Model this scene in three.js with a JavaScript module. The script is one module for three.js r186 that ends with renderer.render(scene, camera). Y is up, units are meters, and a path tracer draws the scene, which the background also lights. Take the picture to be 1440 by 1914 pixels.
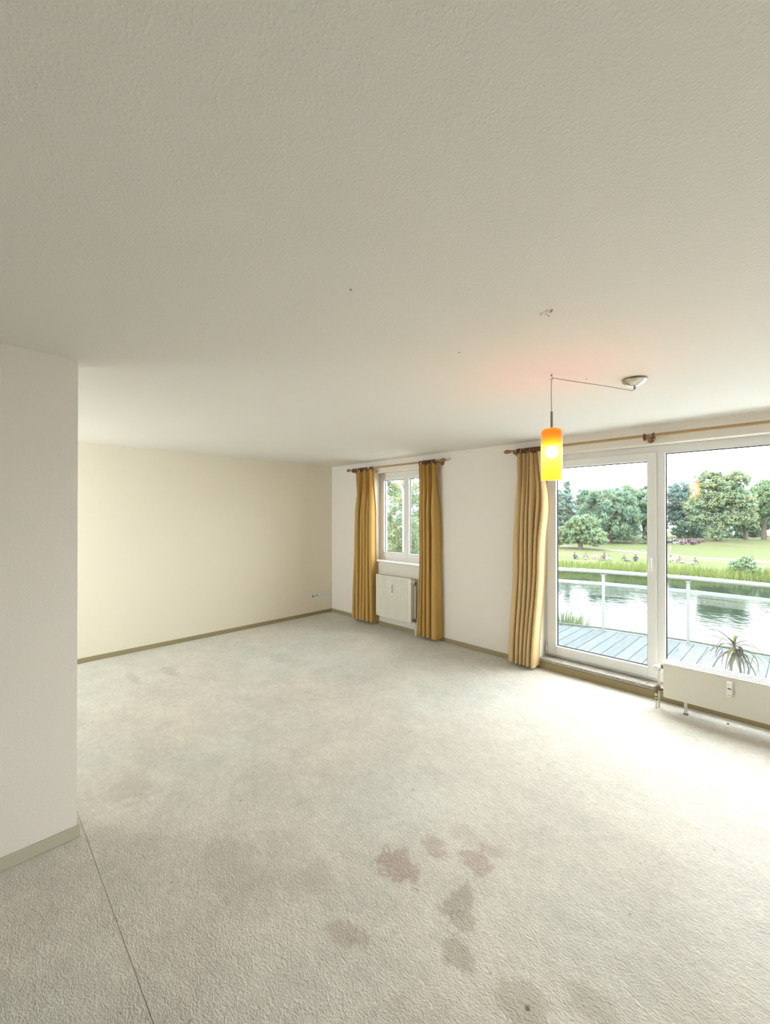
import * as THREE from 'three';
import { mergeGeometries } from 'three/addons/utils/BufferGeometryUtils.js';
import { RoundedBoxGeometry } from 'three/addons/geometries/RoundedBoxGeometry.js';
import { RectAreaLightUniformsLib } from 'three/addons/lights/RectAreaLightUniformsLib.js';
import { MarchingCubes } from 'three/addons/objects/MarchingCubes.js';

// ------------------------------------------------------------------ camera, sky, exposure
const scene = new THREE.Scene();
const EYE = new THREE.Vector3(0, 1.693, 0);
const camera = new THREE.PerspectiveCamera(2 * Math.atan(957 / 781) * 180 / Math.PI, 1440 / 1914, 0.05, 600);
camera.position.copy(EYE);
{
  const a = 44.85 * Math.PI / 180;
  camera.lookAt(EYE.x - Math.cos(a), EYE.y + 3 / 781, EYE.z - Math.sin(a));
}
// bright, evenly overcast summer sky
scene.background = new THREE.Color().setRGB(0.965, 1.0, 1.045);
scene.backgroundIntensity = 8.0;
// the sky's daylight entering through the two window openings, as soft area lights the size of the glazing
RectAreaLightUniformsLib.init();
function daylight(name, width, y0, y1, x, z, turn, tilt, intensity) {   // leans outwards at the top, as skylight falls from above
  const L = new THREE.RectAreaLight(new THREE.Color().setRGB(0.965, 1.0, 1.045), intensity, width, (y1 - y0) / Math.cos(tilt)), h = (y1 - y0) / 2 * Math.tan(tilt);
  const d = new THREE.Vector3(Math.sin(turn), 0, Math.cos(turn));
  L.name = name; L.position.set(x - d.x * h, (y0 + y1) / 2, z - d.z * h); L.lookAt(L.position.x + d.x * Math.cos(tilt), L.position.y - Math.sin(tilt), L.position.z + d.z * Math.cos(tilt)); scene.add(L);
}
daylight('window_daylight_small', 1.02, 1.03, 2.27, -4.17, -4.70, 0, 0.5, 4);
daylight('window_daylight_large', 4.18, 0.14, 2.27, 0.06, -4.70, 0, 0.5, 3.5);
daylight('added_fill_alcove', 1.06, 0.9, 2.28, -5.11, 1.45, Math.PI, 0.4, 15);  // unseen fill light, added to brighten the cream wall
const renderer = new THREE.WebGLRenderer();
renderer.toneMapping = THREE.LinearToneMapping;
renderer.toneMappingExposure = 1.09;
renderer.shadowMap.enabled = true;

// ------------------------------------------------------------------ helpers
function rngOf(seed) {
  let s = seed | 0;
  return () => { s = (s + 0x6d2b79f5) | 0; let t = Math.imul(s ^ (s >>> 15), 1 | s); t = (t + Math.imul(t ^ (t >>> 7), 61 | t)) ^ t; return ((t ^ (t >>> 14)) >>> 0) / 4294967296; };
}
const lerp = THREE.MathUtils.lerp, smooth = THREE.MathUtils.smoothstep, clamp = THREE.MathUtils.clamp;
const V = (x, y, z) => new THREE.Vector3(x, y, z);
const names = new Map();
function numbered(name) { const n = names.get(name) ?? 0; names.set(name, n + 1); return n ? name + '_' + String(n).padStart(3, '0') : name; }
function shade(o) { o.castShadow = true; o.receiveShadow = true; return o; }
function part(name, geo, mat, parent) { const g = Array.isArray(geo) ? mergeGeometries(geo.map((q) => q.index ? q.toNonIndexed() : q).map(strip)) : geo; const m = shade(new THREE.Mesh(g, mat)); m.name = name; parent.add(m); return m; }
function strip(g) { for (const k of Object.keys(g.attributes)) if (!['position', 'normal', 'uv'].includes(k)) g.deleteAttribute(k); return g; }
function thing(name, label, category, pos = [0, 0, 0], group) {
  const o = new THREE.Group(); o.name = numbered(name); o.position.set(...pos); o.userData = { label, category }; if (group) o.userData.group = group; scene.add(o); return o;
}
function structure(name, label, pos = [0, 0, 0]) { const o = new THREE.Group(); o.name = name; o.position.set(...pos); o.userData = { label, kind: 'structure', category: name.replace(/_.*$/, '') }; scene.add(o); return o; }
function structureMesh(name, label, geo, mat) { const o = part(name, geo, mat, scene); o.userData = { label, kind: 'structure', category: name.replace(/_.*$/, '') }; return o; }
// box from its two corners, with uv in metres
function bx(x0, x1, y0, y1, z0, z1) { const g = new THREE.BoxGeometry(x1 - x0, y1 - y0, z1 - z0); g.translate((x0 + x1) / 2, (y0 + y1) / 2, (z0 + z1) / 2); return uvMetres(g); }
function rbx(x0, x1, y0, y1, z0, z1, r = 0.004, seg = 2) { const g = new RoundedBoxGeometry(x1 - x0, y1 - y0, z1 - z0, seg, Math.min(r, (x1 - x0) / 2.01, (y1 - y0) / 2.01, (z1 - z0) / 2.01)); g.translate((x0 + x1) / 2, (y0 + y1) / 2, (z0 + z1) / 2); return uvMetres(g); }
function uvMetres(g) {
  const p = g.attributes.position, n = g.attributes.normal, uv = new Float32Array(p.count * 2);
  for (let i = 0; i < p.count; i++) {
    const ax = Math.abs(n.getX(i)), ay = Math.abs(n.getY(i)), az = Math.abs(n.getZ(i));
    if (ay >= ax && ay >= az) { uv[2 * i] = p.getX(i); uv[2 * i + 1] = p.getZ(i); } else if (ax >= az) { uv[2 * i] = p.getZ(i); uv[2 * i + 1] = p.getY(i); } else { uv[2 * i] = p.getX(i); uv[2 * i + 1] = p.getY(i); }
  }
  g.setAttribute('uv', new THREE.BufferAttribute(uv, 2)); return g;
}
function cyl(a, b, r0, r1 = r0, seg = 16) { const d = b.clone().sub(a), g = new THREE.CylinderGeometry(r1, r0, d.length(), seg); g.applyQuaternion(new THREE.Quaternion().setFromUnitVectors(V(0, 1, 0), d.clone().normalize())); const m = a.clone().add(b).multiplyScalar(0.5); g.translate(m.x, m.y, m.z); return g; }
function tube(pts, r, seg = 40, rs = 8) { return new THREE.TubeGeometry(new THREE.CatmullRomCurve3(pts, false, 'centripetal'), seg, r, rs); }
function lathe(pts, seg = 32) { return new THREE.LatheGeometry(pts.map((p) => new THREE.Vector2(p[0], p[1])), seg); }

// ------------------------------------------------------------------ noise and textures
function noiseOf(seed, period) {      // tileable value noise
  const r = rngOf(seed), N = period, t = new Float32Array(N * N).map(() => r());
  return (x, y) => {
    const xi = Math.floor(x), yi = Math.floor(y), fx = x - xi, fy = y - yi, u = fx * fx * (3 - 2 * fx), v = fy * fy * (3 - 2 * fy);
    const a = ((xi % N) + N) % N, b = (a + 1) % N, c = (((yi % N) + N) % N) * N, d = (((yi + 1) % N + N) % N) * N;
    return lerp(lerp(t[c + a], t[c + b], u), lerp(t[d + a], t[d + b], u), v);
  };
}
function texture(w, h, fn, srgb, channels = 4) {   // fn(u, v) -> grey or [r, g, b], all in 0..1
  const data = new Uint8Array(w * h * 4);
  for (let y = 0, o = 0; y < h; y++) for (let x = 0; x < w; x++, o += 4) {
    const c = fn((x + 0.5) / w, (y + 0.5) / h);
    if (typeof c === 'number') data[o] = data[o + 1] = data[o + 2] = clamp(c, 0, 1) * 255; else for (let k = 0; k < 3; k++) data[o + k] = clamp(c[k], 0, 1) * 255;
    data[o + 3] = 255;
  }
  const t = new THREE.DataTexture(data, w, h); t.magFilter = t.minFilter = THREE.LinearFilter; t.wrapS = t.wrapT = THREE.RepeatWrapping; t.generateMipmaps = true;
  if (srgb) t.colorSpace = THREE.SRGBColorSpace; t.needsUpdate = true; return t;
}
const tiled = (t, sx, sy = sx) => { t.repeat.set(1 / sx, 1 / sy); return t; };
const toSrgb = (c) => c <= 0.0031308 ? c * 12.92 : 1.055 * Math.pow(c, 1 / 2.4) - 0.055;

const nA = noiseOf(11, 64), nB = noiseOf(23, 128), nC = noiseOf(37, 256), nD = noiseOf(51, 32);
// wood-chip wallpaper under paint, 0.6 m tile
const chipTex = tiled(texture(1024, 1024, (u, v) => { const a = nB(u * 128, v * 128), b = nC(u * 256, v * 256), c = nA(u * 64, v * 64); return 0.25 + 0.35 * smooth(a, 0.55, 0.9) + 0.2 * b + 0.2 * smooth(c, 0.5, 0.95); }), 0.6);
// carpet pile, brushed along x, 0.9 m tile
const pileTex = tiled(texture(1024, 1024, (u, v) => { const w = 2.2 * nD(u * 32, v * 32); const a = nB(u * 64 + w, v * 128 + w), b = nC(u * 128, v * 256 + w), c = nC(u * 256 + 7, v * 256 + 3), e = nA(u * 16, v * 32 + 5); return 0.26 * a * (0.4 + 1.2 * e) + 0.36 * b + 0.34 * c; }), 0.9);
const weaveTex = tiled(texture(256, 256, (u, v) => 0.5 + 0.25 * Math.sin(u * 64 * 2 * Math.PI) * Math.sin(v * 64 * 2 * Math.PI) + 0.25 * (nC(u * 256, v * 256) - 0.5)), 0.12);

const M = {};
const std = (o) => new THREE.MeshStandardMaterial(o);
const rgb = (r, g, b) => new THREE.Color().setRGB(r, g, b);
M.wall = std({ color: rgb(0.82, 0.767, 0.695), roughness: 0.9, bumpMap: chipTex, bumpScale: 0.0006 });
M.wallCream = std({ color: rgb(0.86, 0.795, 0.65), roughness: 0.9, bumpMap: chipTex, bumpScale: 0.0007 });
M.ceiling = std({ color: rgb(0.80, 0.772, 0.71), roughness: 0.95, bumpMap: chipTex, bumpScale: 0.0008 });
M.facade = std({ color: rgb(0.72, 0.72, 0.69), roughness: 0.95 });
M.concrete = std({ color: rgb(0.35, 0.35, 0.34), roughness: 0.95 });
M.pvc = std({ color: rgb(0.78, 0.78, 0.76), roughness: 0.35 });
M.gasket = std({ color: rgb(0.012, 0.014, 0.025), roughness: 0.6 });
M.glass = new THREE.MeshPhysicalMaterial({ color: rgb(0.96, 0.98, 0.97), transmission: 1, roughness: 0, thickness: 0, ior: 1.5 });
M.railGlass = new THREE.MeshPhysicalMaterial({ color: rgb(0.94, 0.98, 0.97), transmission: 1, roughness: 0.02, thickness: 0, ior: 1.5 });
M.enamel = std({ color: rgb(0.76, 0.73, 0.63), roughness: 0.4 });
M.enamelWhite = std({ color: rgb(0.72, 0.685, 0.59), roughness: 0.35 });
M.plastic = std({ color: rgb(0.82, 0.81, 0.76), roughness: 0.4 });
M.dark = std({ color: rgb(0.02, 0.02, 0.02), roughness: 0.6 });
M.grey = std({ color: rgb(0.25, 0.25, 0.25), roughness: 0.5 });
M.brass = std({ color: rgb(0.20, 0.15, 0.10), roughness: 0.4, metalness: 0.8 });
M.nickel = std({ color: rgb(0.62, 0.58, 0.50), roughness: 0.22, metalness: 1 });
M.steelTube = std({ color: rgb(0.30, 0.26, 0.21), roughness: 0.35, metalness: 0.9 });
M.cord = std({ color: rgb(0.34, 0.29, 0.23), roughness: 0.6 });
M.rodWood = std({ color: rgb(0.40, 0.26, 0.11), roughness: 0.5 });
M.ringWood = std({ color: rgb(0.13, 0.042, 0.02), roughness: 0.4 });
M.finialWood = std({ color: rgb(0.28, 0.14, 0.05), roughness: 0.45 });
const fabric = (c) => new THREE.MeshPhysicalMaterial({ color: c, roughness: 1, transmission: 0.1, thickness: 0, side: THREE.DoubleSide, bumpMap: weaveTex, bumpScale: 0.0004, specularIntensity: 0.2 });
M.gold = fabric(rgb(0.61, 0.385, 0.13));
M.goldPale = fabric(rgb(0.72, 0.53, 0.28));
M.stripWood = std({ color: rgb(0.34, 0.28, 0.155), roughness: 0.8 });

// ------------------------------------------------------------------ the room shell
const XL = -5.786, XR = 2.9, ZW = -4.458, ZN = 2.9, H = 2.5;
const PX = -2.698, PZ = -0.403;          // corner of the wall stub beside the camera

// carpet: colour map over the whole floor, stains where the photograph has them
const FX0 = -5.9, FX1 = 3.0, FZ0 = -4.6, FZ1 = 3.0, SEAM = -0.438;
const stains = [   // x, z, radius x, radius z, strength, tint
  [-1.385, -1.465, 0.125, 0.095, 0.34, 'p'], [-1.339, -1.678, 0.09, 0.065, 0.26, 'p'], [-1.13, -1.749, 0.09, 0.075, 0.30, 'p'], [-1.078, -1.52, 0.06, 0.11, 0.30, 'g'], [-1.0, -1.46, 0.06, 0.06, 0.25, 'g'],
  [-1.324, -1.072, 0.07, 0.05, 0.2, 'p'], [-1.25, -1.11, 0.05, 0.04, 0.22, 'p'], [-0.947, -1.335, 0.08, 0.05, 0.28, 'g'], [-1.62, -1.12, 0.10, 0.12, 0.13, 'g'], [-1.109, -1.861, 0.06, 0.05, 0.16, 'p'],
  [-1.28, -1.86, 0.12, 0.07, 0.12, 'p'], [-4.80, -1.53, 0.20, 0.06, 0.16, 'g'], [-4.87, -1.20, 0.22, 0.05, 0.14, 'g'], [-2.96, -0.70, 0.17, 0.13, 0.14, 'g'], [-0.52, -1.55, 0.10, 0.07, 0.14, 'g'],
  [-0.69, -1.36, 0.09, 0.08, 0.22, 'g'], [-4.3, -2.6, 0.35, 0.12, 0.10, 'g'], [-3.4, -1.9, 0.25, 0.15, 0.07, 'p'], [-1.9, -0.9, 0.3, 0.12, 0.08, 'g'], [-0.75, -1.0, 0.3, 0.16, 0.10, 'g'], [-0.35, -1.75, 0.2, 0.10, 0.08, 'g'],
];
const specks = []; { const r = rngOf(77); for (let i = 0; i < 90; i++) specks.push([lerp(-5.5, 0.6, r()), lerp(-4.2, -0.5, r()), 0.002 + 0.005 * r() * r() * r(), 0.15 + 0.3 * r()]); specks.push([-0.675, -1.359, 0.008, 0.6], [-0.53, -1.28, 0.006, 0.5], [-2.355, -1.137, 0.007, 0.3]); }
const carpetTex = (() => {
  const w = 2048, h = 1748, W = FX1 - FX0, D = FZ1 - FZ0;
  const t = texture(w, h, (u, v) => {
    const x = FX0 + u * W, z = FZ0 + v * D;
    const a = nA(x * 2.1 + 9, z * 2.1), b = nA(x * 6.3, z * 7.9 + 4), c = nB(x * 23, z * 31), d = nC(x * 90, z * 130), e = nA(x * 0.9 + 3, z * 0.8 + 20);
    let k = 1 + 0.10 * (a - 0.5) + 0.10 * (b - 0.5) + 0.10 * (c - 0.5) + 0.16 * (d - 0.5) + 0.08 * (e - 0.5);
    let R = 0.605 * k, G = 0.576 * k, B = 0.51 * k;
    const hue = nA(x * 1.7 + 31, z * 1.7 + 12) - 0.5; R *= 1 + 0.06 * hue; G *= 1 - 0.02 * hue; B *= 1 - 0.05 * hue;
    for (const [sx, sz, rx, rz, s, tint] of stains) {
      const dx = (x - sx) / rx, dz = (z - sz) / rz; if (dx * dx + dz * dz > 4) continue;
      const q = Math.sqrt(dx * dx + dz * dz) + 0.5 * (nB(x * 17, z * 19) - 0.5) + 0.45 * (nB(x * 47, z * 51) - 0.5) + 0.4 * (nC(x * 120, z * 150) - 0.5);
      const m = 1.0 * s * smooth(1.15 - q, 0, 0.5) * (0.6 + 0.8 * d);
      if (tint === 'p') { R *= 1 - m * 0.74; G *= 1 - m * 0.96; B *= 1 - m; } else { R *= 1 - m * 0.85; G *= 1 - m * 0.88; B *= 1 - m; }
    }
    return [toSrgb(R), toSrgb(G), toSrgb(B)];
  }, true);
  const px = (x, z, r, s) => { const i0 = Math.round((x - FX0) / W * w), j0 = Math.round((z - FZ0) / D * h), n = Math.max(1, Math.round(r / W * w)); for (let j = -n; j <= n; j++) for (let i = -n; i <= n; i++) if (i * i + j * j <= n * n && i0 + i >= 0 && i0 + i < w && j0 + j >= 0 && j0 + j < h) { const o = ((j0 + j) * w + i0 + i) * 4; for (let k = 0; k < 3; k++) t.image.data[o + k] *= 1 - s * 0.6; } };
  for (const q of specks) px(...q);
  return t;
})();
carpetTex.wrapS = carpetTex.wrapT = THREE.ClampToEdgeWrapping;
function carpetUv(g) { // uv0 over the floor, uv1 in metres
  const p = g.attributes.position, a = new Float32Array(p.count * 2), b = new Float32Array(p.count * 2);
  for (let i = 0; i < p.count; i++) { a[2 * i] = (p.getX(i) - FX0) / (FX1 - FX0); a[2 * i + 1] = (p.getZ(i) - FZ0) / (FZ1 - FZ0); b[2 * i] = p.getX(i); b[2 * i + 1] = p.getZ(i); }
  g.setAttribute('uv', new THREE.BufferAttribute(a, 2)); g.setAttribute('uv1', new THREE.BufferAttribute(b, 2)); return g;
}
pileTex.channel = 1;
M.carpet = new THREE.MeshPhysicalMaterial({ map: carpetTex, roughness: 1, specularIntensity: 0.15, bumpMap: pileTex, bumpScale: 0.0032, sheen: 0.25, sheenColor: rgb(1, 0.98, 0.92), sheenRoughness: 0.8 });
{
  const floor = structure('floor', 'worn cream wall-to-wall carpet with reddish stains');
  part('floor_slab', bx(-6.1, 3.2, -0.3, -0.009, -4.758, 3.2), M.concrete, floor);
  part('carpet_panel', carpetUv(bx(XL - 0.05, XR + 0.05, -0.009, 0, ZW - 0.02, SEAM - 0.0006)), M.carpet, floor);
  const back = part('carpet_panel', carpetUv(bx(XL - 0.05, XR + 0.05, -0.009, 0, SEAM + 0.0006, ZN + 0.05)), M.carpet, floor);
  back.position.y = -0.001;
}
// ceiling with its small scars
{
  const c = structure('ceiling', 'white painted wood-chip ceiling with old drill marks');
  part('ceiling_slab', bx(-6.1, 3.2, H, H + 0.3, -4.758, 3.2), M.ceiling, c);
  for (const [x, z, s] of [[-1.151, -0.971, 0.0032], [-1.218, -1.735, 0.003], [-0.922, -2.62, 0.003], [-0.735, -1.675, 0.002]]) {
    const g = new THREE.CylinderGeometry(s, s * 1.3, 0.004, 10); g.translate(x, H - 0.001, z); part('drill_hole_plug', g, M.grey, c);
  }
  const r = rngOf(5), flakes = [], dents = [];
  for (let i = 0; i < 16; i++) { const a = r() * 6.28, d = 0.02 * Math.sqrt(r()), s = 0.003 + 0.005 * r(), g = new THREE.IcosahedronGeometry(s, 0); g.scale(1, 0.35, 1); g.rotateY(r() * 3); g.translate(-0.725 + Math.cos(a) * d * 1.5, H - 0.001, -1.642 + Math.sin(a) * d); (i < 4 ? dents : flakes).push(g); }
  part('plaster_scar', flakes, M.enamelWhite, c); part('plaster_scar', dents, M.grey, c);
}
// walls
structureMesh('wall_left', 'cream painted wall without windows on the left', bx(XL - 0.3, XL, -0.3, H, -4.758, 1.5), M.wallCream);
{
  // openings: small window x -4.735..-3.61, y .975..2.325; balcony door and fixed window x -2.065..2.2, y .09..2.334
  const T = ZW - 0.3, xs = [-6.086, -4.735, -3.61, -2.065, 2.2, 3.2];
  const g = [bx(xs[0], xs[1], -0.3, H, T, ZW), bx(xs[1], xs[2], -0.3, 0.955, T, ZW), bx(xs[1], xs[2], 2.325, H, T, ZW), bx(xs[2], xs[3], -0.3, H, T, ZW), bx(xs[3], xs[4], -0.3, 0.088, T, ZW), bx(xs[3], xs[4], 2.334, H, T, ZW), bx(xs[4], xs[5], -0.3, H, T, ZW)];
  const w = structureMesh('wall_front', 'white painted wall holding the small window and balcony door', g, M.wall);
  part('drill_hole_plug', new THREE.SphereGeometry(0.005, 8, 6).translate(-2.998, 2.47, ZW), M.grey, w);
}
structureMesh('wall_right', 'white painted wall right of the camera', bx(XR, XR + 0.3, -0.3, H, -4.758, 3.2), M.wall);
structureMesh('wall_near', 'white painted wall behind the camera', bx(-3.1, XR, -0.3, H, ZN, ZN + 0.3), M.wall);
structureMesh('wall_partition', 'white wall end jutting in at the left edge', bx(PX - 0.16, PX, 0, H, PZ, ZN), M.wall);
// behind the wall end is an unseen alcove; its window is added to brighten the left part of the cream wall
structureMesh('wall_alcove', 'white unseen wall behind the wall end with an added window', [bx(XL, -5.69, 0, H, 1.2, 1.5), bx(-4.53, PX - 0.16, 0, H, 1.2, 1.5), bx(-5.69, -4.53, 0, 0.85, 1.2, 1.5), bx(-5.69, -4.53, 2.32, H, 1.2, 1.5)], M.wall);
// exterior of the building, below and above the flat
structureMesh('wall_facade', 'pale rendered outside wall below the flat', [bx(-9.0, 6, -6, -0.3, -4.758, -4.3), bx(-9.0, 6, H + 0.3, H + 3, -4.758, -4.3), bx(-9.0, -6.086, -0.3, H + 0.3, -4.758, -4.3)], M.facade);

// carpet-faced skirting strips
const strip6 = (g) => g;
structureMesh('baseboard_left', 'beige carpet-edged skirting along the cream wall', rbx(XL, XL + 0.012, 0, 0.055, ZW, 1.2, 0.003), M.stripWood);
structureMesh('baseboard_front', 'beige skirting under the small window wall', rbx(XL + 0.012, -2.075, 0, 0.055, ZW, ZW + 0.012, 0.003), M.stripWood);
{ const m = std({ color: rgb(0.50, 0.47, 0.36), roughness: 0.8 });
  structureMesh('baseboard_partition', 'pale beige skirting on the wall end at the left', [rbx(PX, PX + 0.014, 0, 0.06, PZ - 0.014, ZN, 0.003), rbx(PX - 0.16, PX, 0, 0.06, PZ - 0.014, PZ, 0.003)], m); }
const sillTex = tiled(texture(512, 512, (u, v) => { const a = nA(u * 16, v * 64), b = nC(u * 128, v * 256), c = nB(u * 64, v * 64); const k = 0.62 + 0.12 * (a - 0.5) + 0.14 * (b - 0.5) - 0.16 * smooth(c, 0.7, 0.95); return [k * 1.03, k * 0.99, k * 0.92]; }, true), 0.8);
M.sillStone = std({ map: sillTex, color: rgb(1, 1, 1), roughness: 0.7 });
{
  const s = structure('trim_1', 'low stone step below the balcony door with beige front strip');
  part('step_slab', rbx(-2.065, 2.2, 0.088, 0.112, -4.66, ZW + 0.022, 0.004), M.sillStone, s);
  part('front_strip', rbx(-2.085, 2.25, 0, 0.074, ZW, ZW + 0.016, 0.003), std({ color: rgb(0.32, 0.25, 0.125), roughness: 0.8 }), s);
}

// ------------------------------------------------------------------ windows
function ringFrame(x0, x1, y0, y1, wl, wr, wb, wt, z0, z1, r = 0.006) {   // rectangular frame from four bars
  return [rbx(x0, x0 + wl, y0, y1, z0, z1, r), rbx(x1 - wr, x1, y0, y1, z0, z1, r), rbx(x0 + wl - 0.002, x1 - wr + 0.002, y0, y0 + wb, z0, z1, r), rbx(x0 + wl - 0.002, x1 - wr + 0.002, y1 - wt, y1, z0, z1, r)];
}
function glazing(x0, x1, y0, y1, z, parent) {   // pane with a dark rubber seal
  part('pane', bx(x0, x1, y0, y1, z - 0.003, z + 0.003), M.glass, parent);
  const d = 0.009, e = 0.008;
  part('rubber_seal', [bx(x0, x0 + d, y0, y1, z + 0.0035, z + e), bx(x1 - d, x1, y0, y1, z + 0.0035, z + e), bx(x0 + d, x1 - d, y0, y0 + d, z + 0.0035, z + e), bx(x0 + d, x1 - d, y1 - d, y1, z + 0.0035, z + e)], M.gasket, parent);
}
{
  const w = structure('window_1', 'small white two-light window between gold curtains');
  part('frame', [...ringFrame(-4.735, -3.61, 0.975, 2.325, 0.055, 0.055, 0.06, 0.055, -4.66, -4.60), rbx(-4.206, -4.132, 1.03, 2.275, -4.655, -4.595, 0.006)], M.pvc, w);
  part('glazing_bead', [...ringFrame(-4.682, -4.204, 1.033, 2.272, 0.04, 0.016, 0.072, 0.06, -4.645, -4.592, 0.008), ...ringFrame(-4.134, -3.66, 1.033, 2.272, 0.016, 0.04, 0.072, 0.06, -4.645, -4.592, 0.008)], M.pvc, w);
  glazing(-4.643, -4.22, 1.105, 2.212, -4.63, w); glazing(-4.118, -3.70, 1.105, 2.212, -4.63, w);
  const s = structureMesh('trim_2', 'white window sill board of the small window', rbx(-4.76, -3.585, 0.955, 0.977, -4.60, ZW + 0.035, 0.006), M.pvc);
}
{
  const w = structure('window_added_3', 'added white window for fill light unseen behind the wall end', [-5.11, 0, 1.35]); w.rotation.y = Math.PI;  // out-of-view window, added as the opening for the alcove fill light
  part('frame', [...ringFrame(-0.58, 0.58, 0.85, 2.32, 0.07, 0.07, 0.07, 0.07, -0.03, 0.03)], M.pvc, w);
  glazing(-0.51, 0.51, 0.92, 2.25, 0, w);
}
{
  const w = structure('window_2', 'white frame of the balcony front with fixed large pane');
  part('frame', [rbx(-2.065, -2.02, 0.112, 2.334, -4.66, -4.60), rbx(-2.03, 2.2, 2.268, 2.334, -4.66, -4.60), rbx(-2.03, 2.2, 0.112, 0.145, -4.66, -4.60), rbx(-1.0, -0.93, 0.14, 2.275, -4.66, -4.60), rbx(2.13, 2.2, 0.14, 2.275, -4.66, -4.60)], M.pvc, w);
  part('glazing_bead', ringFrame(-0.935, 2.135, 0.14, 2.272, 0.016, 0.016, 0.06, 0.016, -4.65, -4.605, 0.005), M.pvc, w);
  glazing(-0.918, 2.118, 0.2, 2.256, -4.633, w);
  const d = structure('door_1', 'white glazed balcony door with lever handle');
  part('sash', [...ringFrame(-2.032, -0.985, 0.137, 2.276, 0.098, 0.076, 0.098, 0.082, -4.645, -4.578, 0.008)], M.pvc, d);
  glazing(-1.934, -1.061, 0.235, 2.194, -4.622, d);
  const hz = -4.578, h = new THREE.Group(); h.name = 'handle'; d.add(h);
  part('rosette', rbx(-1.037, -1.011, 1.222, 1.282, hz, hz + 0.008, 0.004), M.pvc, h);
  part('lever', [cyl(V(-1.024, 1.265, hz), V(-1.024, 1.265, hz + 0.045), 0.009), rbx(-1.034, -1.014, 1.155, 1.278, hz + 0.036, hz + 0.052, 0.007, 3)], M.pvc, h);
  for (const y of [0.17, 2.22]) part('hinge', cyl(V(-2.038, y, -4.57), V(-2.038, y + 0.06, -4.57), 0.008), M.pvc, d);
}

// ------------------------------------------------------------------ curtain rods
function ringGeo(R = 0.026, r = 0.0085) { return new THREE.TorusGeometry(R, r, 10, 24).rotateY(Math.PI / 2); }
const ring = ringGeo();
function finial(dir) { // turned end piece along +x or -x
  const g = lathe([[0.0001, 0], [0.016, 0], [0.019, 0.004], [0.019, 0.014], [0.013, 0.018], [0.017, 0.024], [0.024, 0.04], [0.024, 0.052], [0.017, 0.07], [0.008, 0.084], [0.0001, 0.088]], 20); g.rotateZ(dir > 0 ? -Math.PI / 2 : Math.PI / 2); return g;
}
function rod(label, x0, x1, y, brackets, z = -4.368) {
  const t = thing('curtain_rod', label, 'curtain rod', [x0, y, z]);
  part('pole', cyl(V(0, 0, 0), V(x1 - x0, 0, 0), 0.0135, 0.0135, 20), M.rodWood, t);
  const a = part('finial', finial(-1), M.finialWood, t), b = part('finial', finial(1), M.finialWood, t); b.position.x = x1 - x0; a.position.x = 0;
  for (const bxx of brackets) {
    const k = new THREE.Group(); k.name = 'bracket'; k.position.set(bxx - x0, 0, 0); t.add(k);
    part('wall_plate', cyl(V(0, -0.03, ZW - z), V(0, -0.03, ZW - z + 0.014), 0.028, 0.026, 20), M.finialWood, k);
    part('peg', cyl(V(0, -0.028, ZW - z + 0.01), V(0, -0.026, 0.012), 0.011, 0.013), M.finialWood, k);
    part('cup', new THREE.TorusGeometry(0.02, 0.008, 10, 20, Math.PI * 1.1).rotateZ(Math.PI * 0.95).rotateY(Math.PI / 2), M.finialWood, k);
  }
  return t;
}
const smallRod = rod('light wooden curtain rod above the small window', -5.19, -3.36, 2.392, [-5.13, -3.395]);
const largeRod = rod('long light wooden curtain rod above the balcony door', -2.36, 2.55, 2.4, [-2.315, -1.0, 0.8, 2.45]);
for (const x of [1.33, 1.40]) { const m = part('ring', ring, M.ringWood, largeRod); m.position.set(x, -0.012, 0); }

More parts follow.
